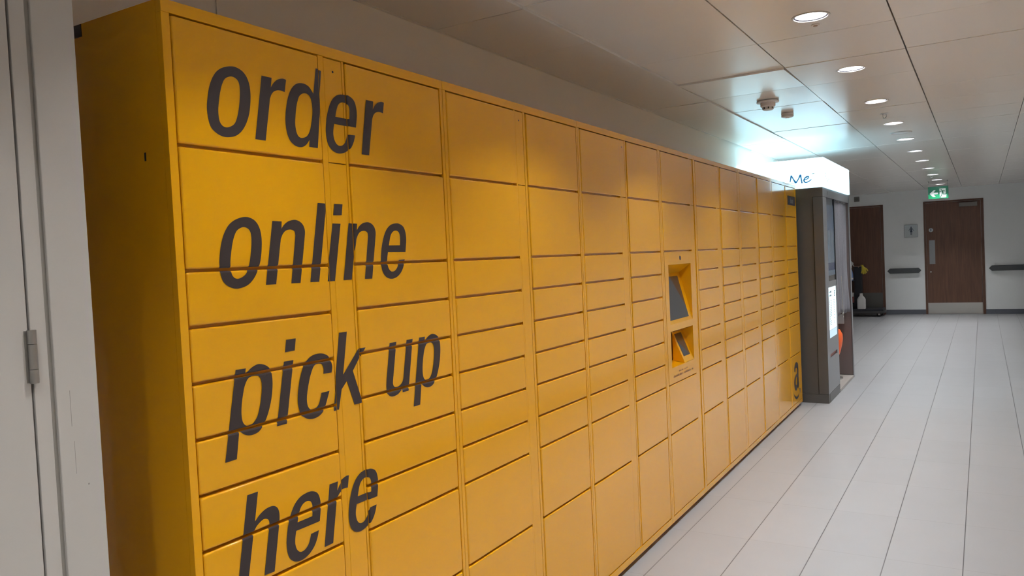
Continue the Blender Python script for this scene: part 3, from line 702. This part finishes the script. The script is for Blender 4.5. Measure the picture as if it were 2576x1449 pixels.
# lit fascia box
fb = MB().box((BXB, BY0 - 0.002, 1.926), (-1.183, 8.885, 2.188), 0.006).build('light_box', FASCIA, booth)
LT = MB(); fy = BY0 - 0.003
def F(pts, w):
    w = [q * 1.1 for q in w]
    LT.ribbon([(x, fy, z) for x, z in pts], w, (0, -1, 0), 0.0015)
F([(-1.470, 1.990), (-1.466, 2.012), (-1.458, 2.045), (-1.454, 2.048)], [.006, .008, .014, .010])
F([(-1.457, 2.048), (-1.440, 2.012), (-1.424, 1.985), (-1.418, 1.980)], [.008, .009, .016, .010])
F([(-1.420, 1.980), (-1.398, 2.012), (-1.382, 2.044), (-1.377, 2.049)], [.010, .008, .012, .009])
F([(-1.379, 2.048), (-1.374, 2.012), (-1.368, 1.972)], [.012, .009, .010])
F([(-1.345, 2.001), (-1.325, 2.006), (-1.309, 2.016), (-1.311, 2.026), (-1.325, 2.027), (-1.342, 2.017), (-1.352, 1.998), (-1.348, 1.982), (-1.335, 1.975), (-1.318, 1.980), (-1.300, 1.990), (-1.287, 2.001)],
  [.006, .007, .008, .011, .012, .010, .012, .010, .008, .008, .007, .005])
F([(-1.476, 1.987), (-1.452, 1.976), (-1.425, 1.972)], [.001, .003, .001])
LT.build('lettering', FASLET, fb)
mk = MB()
for y, z, w, h in ((7.400, 2.045, .05, .006), (7.39, 2.016, .02, .012), (7.48, 2.002, .025, .008), (7.585, 2.004, .03, .007), (7.545, 2.000, .012, .004), (7.70, 1.986, .03, .006), (7.52, 1.980, .02, .014)):
    mk.prism([(-1.1832, y, z), (-1.1832, y + w, z + h * .5), (-1.1832, y + w * .8, z + h), (-1.1832, y + w * .2, z + h * .8)], (0.0012, 0, 0))
mk.build('lettering_remains', FASDOT, fb)
mkb = MB().box((-1.282, BY0 - 0.0035, 2.046), (-1.262, BY0 - 0.002, 2.051)).build('trade_dot', mat('pale_teal', (0.20, 0.42, 0.42), 0.5), fb)
# curtain: pleated cloth hanging in the entrance
def curtain():
    mb = MB(); bm = mb.bm; n, h = 90, 24; rnd = random.Random(5)
    ph = [rnd.uniform(0, 6.28) for _ in range(6)]
    grid = []
    for j in range(h + 1):
        t = j / h; z = 1.838 - t * 1.125
        row = []
        for i in range(n + 1):
            u = i / n
            amp = 0.010 + 0.010 * t + 0.008 * math.exp(-t * 9)
            x = BX - 0.036 + amp * (math.sin(u * 31 + ph[0] + 0.5 * math.sin(t * 4)) + 0.45 * math.sin(u * 67 + ph[1] + t * 2)) + 0.006 * math.sin(u * 13 + t * 7)
            y = PE + 0.030 + u * 0.870 + 0.006 * math.sin(u * 40 + t * 3)
            zz = z + (0.012 * math.sin(u * 31 + 1) + 0.02 * (1 - u)) * t
            row.append(bm.verts.new((x, y, zz)))
        grid.append(row)
    for j in range(h):
        for i in range(n): bm.faces.new((grid[j][i], grid[j][i + 1], grid[j + 1][i + 1], grid[j + 1][i]))
    o = mb.build('curtain', CURT, booth)
    o.data.polygons.foreach_set('use_smooth', [True] * len(o.data.polygons))
    s = o.modifiers.new('thickness', 'SOLIDIFY'); s.thickness = 0.002
    return o
cur = curtain()
MB().tube([(BX - 0.036, PE + 0.002, 1.838), (BX - 0.036, BY1 - 0.052, 1.838)], 0.010, 12).build('curtain_rail', STEEL, booth, 40)
cd = MB().tube([(BX - 0.006, 8.30, 1.10), (BX - 0.004, 8.335, 0.735)], 0.003, 8)
cd.tube([(BX - 0.004 , 8.335 + 0.022 * math.sin(a * math.pi / 8), 0.713 + 0.022 * math.cos(a * math.pi / 8)) for a in range(17)], 0.003, 8)
cd.build('curtain_cord', STEEL, cur, 40)
# stool
sx, sy = -1.395, 8.60
st = MB().lathe([(0.02, 0.555), (0.07, 0.553), (0.115, 0.535), (0.138, 0.49), (0.140, 0.44), (0.132, 0.38), (0.112, 0.30), (0.085, 0.24), (0.05, 0.20)][::-1], (sx, sy, 0), 40).build('stool_seat', ORANGE, booth, 60)
MB().lathe([(0.13, 0.0), (0.13, 0.012), (0.03, 0.025), (0.022, 0.17)], (sx, sy, 0.029), 28).build('stool_pedestal', STEEL, booth, 40)
MB().box((-1.50, BY1 - 0.062, 0.572), (-1.276, BY1 - 0.051, 0.672), 0.002).build('notice', PAPER, booth)

# ------------------------------------------------------------------ ceiling fittings
BRIDGE = mat('lamp_bridge_grey', (0.10, 0.10, 0.11), 0.5)
def downlight():
    """recessed downlight: trim ring, reflector well, two lamps side by side"""
    t = thing('ceiling_downlight', 'x', 'ceiling light', (0, 0, 0), 0, 'recessed downlights in a row along the ceiling')
    MB().lathe([(0.0785, 0.006), (0.0785, -0.004), (0.0725, -0.005), (0.069, -0.003), (0.069, 0.006)], (0, 0, 0), 40, cap=False).build('trim_ring', TRIMW, t, 40)
    MB().lathe([(0.069, 0.001), (0.0635, 0.003), (0.063, 0.012), (0.069, 0.014)], (0, 0, 0), 40, cap=False).build('dark_rim', RIMD, t, 40)
    w = MB(); w.lathe([(0.066, 0.008), (0.0655, 0.045), (0.062, 0.120)], (0, 0, 0), 40, cap=False)
    n = 40; w.bm.faces.new([w.bm.verts.new((0.062 * math.cos(2 * math.pi * i / n), 0.062 * math.sin(2 * math.pi * i / n), 0.120)) for i in range(n)])
    w.build('reflector', REFL, t, 40)
    for s in (-1, 1):                                              # each lamp a half round glowing tube bank
        outline = [(s * 0.007, -0.050)] + [(s * (0.007 + 0.046 * math.cos(a)), 0.050 * math.sin(a)) for a in [(-0.5 + k / 12) * math.pi for k in range(1, 12)]] + [(s * 0.007, 0.050)]
        MB().prism([(x, y, 0.092) for x, y in outline], (0, 0, 0.012)).build('lamp', LAMPM, t)
    MB().box((-0.0055, -0.058, 0.070), (0.0055, 0.058, 0.116)).build('lamp_bridge', BRIDGE, t)
    return t
ORD = ['nearest', 'second nearest', 'third', 'fourth', 'fifth', 'sixth', 'seventh', 'eighth', 'ninth', 'tenth', 'farthest']
dl = downlight(); first = True
for k, y in enumerate(LIGHT_Y):
    v = k - 5
    if v >= 0: lab = {0: 'large recessed ceiling downlight at the top, nearest in the row', 10: 'tiny farthest recessed ceiling downlight, just before the far wall'}.get(v, 'recessed ceiling downlight, %s in the row counted from the nearest' % ORD[v])
    else: lab = 'recessed ceiling downlight above the near lockers, out of view, number %s back from the frame' % ['five', 'four', 'three', 'two', 'one'][k]
    o = dl if first else dup(dl, (LX, y, CEIL_Z)); first = False
    o.location = (LX, y, CEIL_Z); o['label'] = lab

H = 1.0
def on_ceiling(x, y, z=-0.0012): return (x * H, y * H, CEIL_Z + z)
dt = thing('smoke_detector', 'white smoke detector on a wide round base, on the ceiling before the lit booth', 'smoke detector', on_ceiling(-1.207, 5.407, -0.006))
MB().lathe([(0.070, 0.004), (0.073, -0.002), (0.070, -0.006), (0.052, -0.008)], (0, 0, 0), 40).build('base', BEIGEP, dt, 40)
MB().lathe([(0.048, -0.008), (0.048, -0.030), (0.040, -0.036)], (0, 0, 0), 40).build('body', BEIGEP, dt, 40)
hd = MB().lathe([(0.036, -0.036), (0.034, -0.052), (0.026, -0.056)], (0, 0, 0), 40).build('sensor_head', BEIGEP, dt, 40)
vt = MB()
for a in range(8):
    c, s = math.cos(a * math.pi / 4 + .3), math.sin(a * math.pi / 4 + .3)
    p = Vector((c * 0.0352, s * 0.0352, -0.044)); tx = Vector((-s, c, 0)) * 0.004; up = Vector((0, 0, 0.006))
    vt.prism([p - tx - up, p + tx - up, p + tx + up, p - tx + up], Vector((c, s, 0)) * 0.001)
vt.build('vent', BLACK, hd)
hs = thing('heat_sensor', 'small round white sensor on the ceiling just behind the smoke detector', 'ceiling sensor', on_ceiling(-1.204, 6.004, -0.006))
MB().lathe([(0.043, 0.004), (0.044, -0.006), (0.040, -0.009), (0.043, -0.012), (0.042, -0.022), (0.030, -0.027)], (0, 0, 0), 36).build('body', BEIGEP, hs, 40)
MB().lathe([(0.014, -0.027), (0.012, -0.031)], (0, 0, 0), 24).build('button', BEIGEP, hs, 40)
sc = thing('sprinkler_cover', 'flat little round sprinkler cover right beside the nearest downlight', 'sprinkler', on_ceiling(-0.615, 3.728, -0.002))
MB().lathe([(0.0175, 0.002), (0.018, -0.002), (0.013, -0.004), (0.012, -0.0035)], (0, 0, 0), 28).build('ring', BEIGEP, sc, 40)
MB().lathe([(0.010, -0.003), (0.009, -0.006)], (0, 0, 0), 20).build('cap', mat('sprinkler_brass', (0.35, 0.22, 0.13), 0.4), sc, 40)
def sprinkler(lab, loc):
    t = thing('sprinkler', lab, 'sprinkler', loc)
    MB().lathe([(0.030, 0.003), (0.030, -0.002), (0.014, -0.006)], (0, 0, 0), 28).build('flange', STEEL, t, 40)
    f = MB()
    for s in (-1, 1): f.tube([(s * 0.011, 0, -0.005), (s * 0.012, 0, -0.024), (s * 0.002, 0, -0.036)], 0.0025, 8)
    f.build('yoke', HINGE, t, 40)
    MB().lathe([(0.013, -0.036), (0.013, -0.038)], (0, 0, 0), 20).build('deflector', HINGE, t, 40)
    return t
sprinkler('metal pendent sprinkler head hanging between the third and fourth downlights', on_ceiling(-0.617, 6.603, -0.002))
sprinkler('tiny dark sprinkler head far down the ceiling, just past the ninth downlight', on_ceiling(-0.636, 13.36, -0.002))
sp = thing('ceiling_speaker', 'flat round white ceiling disc between the fourth and fifth downlights', 'ceiling speaker', on_ceiling(-0.605, 7.86, -0.002))
MB().lathe([(0.088, 0.002), (0.090, -0.004), (0.082, -0.008), (0.076, -0.004)], (0, 0, 0), 40).build('rim', TRIMW, sp, 40)
MB().lathe([(0.074, -0.001), (0.060, -0.006)], (0, 0, 0), 40).build('grille', WHITEP, sp, 40)

# ------------------------------------------------------------------ exit sign hanging from the ceiling
ES_Y = 14.72
es = thing('exit_sign', 'green hanging exit sign with white arrow and running figure', 'exit sign', (0, 0, 0))
ex0, ex1, ez0, ez1 = -0.758, -0.463, 2.094, 2.296
def EU(u, v, d=-0.0022): return (ex0 + (ex1 - ex0) * u, ES_Y + d, ez1 + (ez0 - ez1) * v)
body = MB().box((ex0, ES_Y, ez0), (ex1, ES_Y + 0.028, ez1), 0.002).build('panel', GREEN, es)
fade = 12
MB().box((ex0 + 0.002, ES_Y - 0.0008, ez0 + 0.002), (ex1 - 0.002, ES_Y + 0.001, ez0 + 0.072)).build('lower_glow', GREENL, body)
MB().prism([EU(.074, .573), EU(.28, .29), EU(.373, .29), EU(.27, .494), EU(.489, .498), EU(.489, .632), EU(.275, .647), EU(.378, .855), EU(.242, .842)], (0, -0.0012, 0)).build('arrow', SIGNW, body)
MB().prism([EU(.560, .19), EU(.868, .19), EU(.875, .66), EU(.915, .72), EU(.89, .80), EU(.89, .93), EU(.575, .93)], (0, -0.0012, 0)).build('doorway', SIGNW, body)
mn = MB(); yv = (0, -1, 0)
def RB(pts, w): mn.ribbon([EU(u, v, -0.0036) for u, v in pts], w, yv, 0.001)
hc = EU(.648, .285, -0.0036); mn.lathe([(0.0085, 0), (0.0085, -0.001)], hc, 20, 'Y')
RB([(.555, .47), (.61, .44), (.67, .37), (.79, .365), (.835, .45)], 0.010)
RB([(.69, .37), (.72, .47), (.735, .52)], 0.022)
RB([(.735, .50), (.745, .665), (.88, .665)], 0.011)
RB([(.71, .52), (.68, .68), (.615, .85), (.60, .93)], 0.012)
mn.build('running_figure', GREEN, body)
for x in (ex0 + 0.010, ex1 - 0.012):
    MB().tube([(x, ES_Y + 0.014, ez1 - 0.002), (x, ES_Y + 0.014, CEIL_Z)], 0.0025, 8).lathe([(0.010, 0), (0.010, -0.012)], (x, ES_Y + 0.014, CEIL_Z), 14).build('hanger', HINGE, es)

# ------------------------------------------------------------------ far wall fittings
ws = thing('washroom_sign', 'square glass washroom sign with a dark female figure, beside the far door', 'sign', (0, 0, 0))
wx0, wx1, wz0, wz1 = -1.296, -1.066, 1.490, 1.731
wp = MB().box((wx0, YF - 0.022, wz0), (wx1, YF - 0.016, wz1), 0.002).build('plate', ACRYL, ws)
edge = MB()
edge.box((wx0 + .002, YF - 0.0228, wz0 + .002), (wx1 - .002, YF - 0.0219, wz0 + .007)).box((wx0 + .002, YF - 0.0228, wz1 - .007), (wx1 - .002, YF - 0.0219, wz1 - .002))
edge.box((wx0 + .002, YF - 0.0228, wz0 + .007), (wx0 + .006, YF - 0.0219, wz1 - .007)).box((wx1 - .006, YF - 0.0228, wz0 + .007), (wx1 - .002, YF - 0.0219, wz1 - .007))
edge.build('plate_edge', PUSH, wp)
fg = MB(); cx = (wx0 + wx1) / 2 + 0.003; y = YF - 0.0222
fg.lathe([(0.0125, 0), (0.0125, -0.0012)], (cx, y, 1.684), 18, 'Y')
fg.prism([(cx - .016, y, 1.668), (cx + .016, y, 1.668), (cx + .012, y, 1.635), (cx + .023, y, 1.592), (cx - .023, y, 1.592), (cx - .012, y, 1.635)], (0, -0.0012, 0))
fg.ribbon([(cx - .017, y, 1.664), (cx - .041, y, 1.617)], .008, yv, .0012).ribbon([(cx + .017, y, 1.664), (cx + .041, y, 1.617)], .008, yv, .0012)
fg.box((cx - .012, y - .0012, 1.535), (cx - .002, y, 1.594)).box((cx + .002, y - .0012, 1.535), (cx + .012, y, 1.594))
fg.build('female_figure', SIGNBL, wp)
so = MB()
for x in (wx0 + .02, wx1 - .02):
    for z in (wz0 + .02, wz1 - .02): so.lathe([(0.006, 0), (0.006, -0.016)], (x, YF, z), 12, 'Y')
so.build('standoffs', STEEL, ws)
def handrail(lab, x0, x1, pointed_right=True):
    t = thing('handrail', lab, 'handrail', (0, 0, 0), 0, 'dark handrails on the far wall')
    z, hh, e = 0.850, 0.050, 0.045
    ya_, yb_ = YF - 0.075, YF - 0.040
    pts = [(x0, ya_, z), (x0 + e, ya_, z + hh), (x1 - (e if pointed_right else 0), ya_, z + hh)]
    if pointed_right: pts.append((x1, ya_, z))
    pts += [(x1 - (e if pointed_right else 0), ya_, z - hh), (x0 + e, ya_, z - hh)]
    mb = MB(); mb.prism(pts, (0, yb_ - ya_, 0))
    bmesh.ops.bevel(mb.bm, geom=mb.bm.edges[:], offset=0.006, segments=2, affect='EDGES', profile=0.5)
    mb.build('rail', RAILM, t)
    for x in (x0 + 0.10, x1 - 0.10): MB().box((x - 0.02, YF - 0.042, z - 0.02), (x + 0.02, YF, z + 0.02)).build('bracket', RAILM, t)
handrail('short charcoal handrail with pointed ends between the two dark doors', -1.612, -1.022)
handrail('charcoal handrail at the right edge, right of the big brown door', 0.086, WR - 0.002, False)
wb = thing('wall_box', 'small grey box high on the far wall above the left brown door', 'wall box', (0, 0, 0))
MB().box((-2.176, YF - 0.04, 2.252), (-2.078, YF, 2.345), 0.006).build('case', mat('wall_box_grey', (0.20, 0.195, 0.185), 0.5), wb)
MB().lathe([(0.030, 0), (0.028, -0.006)], (-2.127, YF - 0.04, 2.298), 20, 'Y').build('grille', mat('wall_box_grille', (0.14, 0.135, 0.13), 0.6), wb)

# ------------------------------------------------------------------ cleaning trolley by the left far door
TY0, TY1 = 16.40, 16.84
tr = thing('cleaning_trolley', 'dark cleaning trolley parked before the left brown door', 'trolley', (0, 0, 0))
MB().box((-2.90, TY0 + 0.01, 0.075), (-1.66, TY1, 0.150), 0.012).build('deck', TROL, tr)
MB().box((-2.92, TY0 - 0.02, 0.060), (-1.640, TY0 + 0.012, 0.105), 0.014, 3).box((-1.665, TY0 - 0.02, 0.060), (-1.635, TY1, 0.105), 0.014, 3).build('bumper', BUMP, tr)
for x, y in ((-1.735, TY0 + 0.06), (-1.735, TY1 - 0.07), (-2.82, TY0 + 0.06), (-2.82, TY1 - 0.07)):
    c = MB().lathe([(0.034, -0.014), (0.038, -0.008), (0.038, 0.008), (0.034, 0.014)], (x, y, 0.038), 22, 'Y').build('caster', BUMP, tr, 40)
    MB().box((x - 0.03, y - 0.022, 0.066), (x + 0.03, y + 0.022, 0.076)).box((x - 0.018, y - 0.022, 0.030), (x + 0.018, y - 0.018, 0.07)).build('fork', STEEL, c)
for x in (-2.176, -2.80):
    MB().box((x, TY0 + 0.19, 0.148), (x + (0.125 if x > -2.5 else 0.05), TY1 - 0.05, 0.968), 0.008).build('upright', TROL, tr)
MB().box((-2.78, TY0 + 0.04, 0.690), (-2.170, TY1 - 0.04, 0.706), 0.004).build('upper_shelf', TROL, tr)
MB().box((-2.78, TY0 + 0.04, 0.255), (-2.170, TY1 - 0.04, 0.270), 0.004).build('lower_shelf', TROL, tr)
MB().tube([(-2.19, TY0 + 0.18, 0.974), (-2.02, TY0 + 0.18, 0.976)], 0.006, 10).box((-2.10, TY0 + 0.175, 0.95), (-2.085, TY0 + 0.195, 0.975)).build('hook_rail', mat('copper_rail', (0.35, 0.2, 0.14), 0.4), tr)
# things on the trolley
jg = thing('plastic_jug', 'white plastic jug standing on the trolley deck', 'jug', (-2.045, 16.478, 0.150), math.pi / 2)
def jug():
    mb = MB(); n = 28
    secs = [(0.0, .056, .070), (0.010, .060, .076), (0.185, .060, .076), (0.222, .052, .056), (0.255, .032, .030), (0.275, .026, .026)]
    rings = []
    for z, a, b in secs:
        rings.append([mb.bm.verts.new((math.copysign(abs(math.cos(t)) ** 0.55, math.cos(t)) * a, math.copysign(abs(math.sin(t)) ** 0.55, math.sin(t)) * b, z)) for t in [2 * math.pi * i / n for i in range(n)]])
    for A, B in zip(rings, rings[1:]):
        for i in range(n): mb.bm.faces.new((A[i], A[(i + 1) % n], B[(i + 1) % n], B[i]))
    mb.bm.faces.new(rings[0][::-1]); mb.bm.faces.new(rings[-1])
    return mb.build('bottle', WHITEP, jg, 50)
jug()
MB().lathe([(0.026, 0.274), (0.027, 0.276), (0.027, 0.296), (0.024, 0.299)], (0, 0, 0), 22).build('cap', WHITEP, jg, 40)
MB().tube([(0.064, 0, 0.190), (0.088, 0, 0.200), (0.090, 0, 0.225), (0.070, 0, 0.245), (0.034, 0, 0.250)], 0.009, 10).build('handle', WHITEP, jg, 50)
sb = thing('spray_bottle', 'white and blue spray bottle on the trolley, half hidden by the booth', 'spray bottle', (-2.225, 16.50, 0.706))
MB().lathe([(0.040, 0), (0.045, 0.008), (0.045, 0.13), (0.030, 0.19), (0.018, 0.22), (0.018, 0.245)], (0, 0, 0), 26).build('bottle', BLUEL, sb, 45)
MB().lathe([(0.0458, 0.02), (0.0458, 0.05)], (0, 0, 0), 26, cap=False).build('label_band', WHITEP, sb, 45)
MB().lathe([(0.024, 0.243), (0.024, 0.285)], (0, 0, 0), 22).prism([(-0.045, -0.016, 0.284), (0.028, -0.016, 0.284), (0.055, -0.016, 0.335), (0.020, -0.016, 0.372), (-0.045, -0.016, 0.372)], (0, 0.032, 0)).build('spray_head', WHITEP, sb)
MB().prism([(0.040, -0.006, 0.30), (0.062, -0.006, 0.27), (0.068, -0.006, 0.275), (0.050, -0.006, 0.318)], (0, 0.012, 0)).build('trigger', WHITEP, sb)
cp = thing('plastic_tub', 'small pale tub on the lower trolley shelf', 'tub', (-2.235, 16.50, 0.385))
MB().lathe([(0.040, 0), (0.050, 0.005), (0.056, 0.078), (0.050, 0.080)], (0, 0, 0), 26).build('tub', WHITEP, cp, 40)
rb = thing('red_container', 'dull red container under the pale tub on the trolley', 'container', (-2.240, 16.50, 0.270))
MB().box((-0.055, -0.05, 0), (0.055, 0.05, 0.108), 0.008).build('case', REDP, rb)
MB().box((-0.058, -0.053, 0.106), (0.058, 0.053, 0.115), 0.003).build('lid', REDP, rb)
# rubber glove hanging by its cuff over the rail
gl = thing('rubber_glove', 'yellow rubber glove hanging fingers down from the trolley', 'glove', (-2.025, 16.578, 0.985))
def glove():
    """cuff at the top over the rail, palm below it, four unequal fingers and the thumb to the side"""
    mb = bmesh.new(); sk = mb.verts.layers.skin.verify()
    def V(p, rx, ry, root=False):
        v = mb.verts.new(p); v[sk].radius = (rx * 1.35, ry * 1.35); v[sk].use_root = root; return v
    cuff = V((0, 0, 0.006), .022, .016); w = V((0.014, -.006, -0.030), .026, .015); pm = V((0.034, -.010, -0.075), .036, .016, True)
    for a, b in ((cuff, w), (w, pm)): mb.edges.new((a, b))
    for bx, tx, tz in ((0.004, -0.012, -0.152), (0.022, 0.016, -0.172), (0.044, 0.050, -0.170), (0.060, 0.078, -0.150)):
        k = V((bx, -.010, -0.100), .0125, .0115); mid = V(((bx + tx) / 2, -.014, (-0.100 + tz) / 2), .0115, .011); t = V((tx, -.010, tz), .009, .009)
        for a, b in ((pm, k), (k, mid), (mid, t)): mb.edges.new((a, b))
    k = V((0.070, -.008, -0.060), .0125, .012); mid = V((0.092, -.010, -0.085), .011, .011); t = V((0.100, -.012, -0.112), .009, .009)
    for a, b in ((pm, k), (k, mid), (mid, t)): mb.edges.new((a, b))
    me = bpy.data.meshes.new('glove_body'); mb.to_mesh(me); mb.free(); me.materials.append(GLOVE)
    o = bpy.data.objects.new('glove_body', me); COL.objects.link(o); o.parent = gl
    s = o.modifiers.new('skin', 'SKIN'); s.use_smooth_shade = True
    d = o.modifiers.new('round', 'SUBSURF'); d.levels = 2; d.render_levels = 2
    return o
glove()
MB().lathe([(0.024, -0.004), (0.026, 0.002), (0.024, 0.008)], (0, 0, 0.006), 22, cap=False).build('cuff_rim', GLOVE, gl, 40)
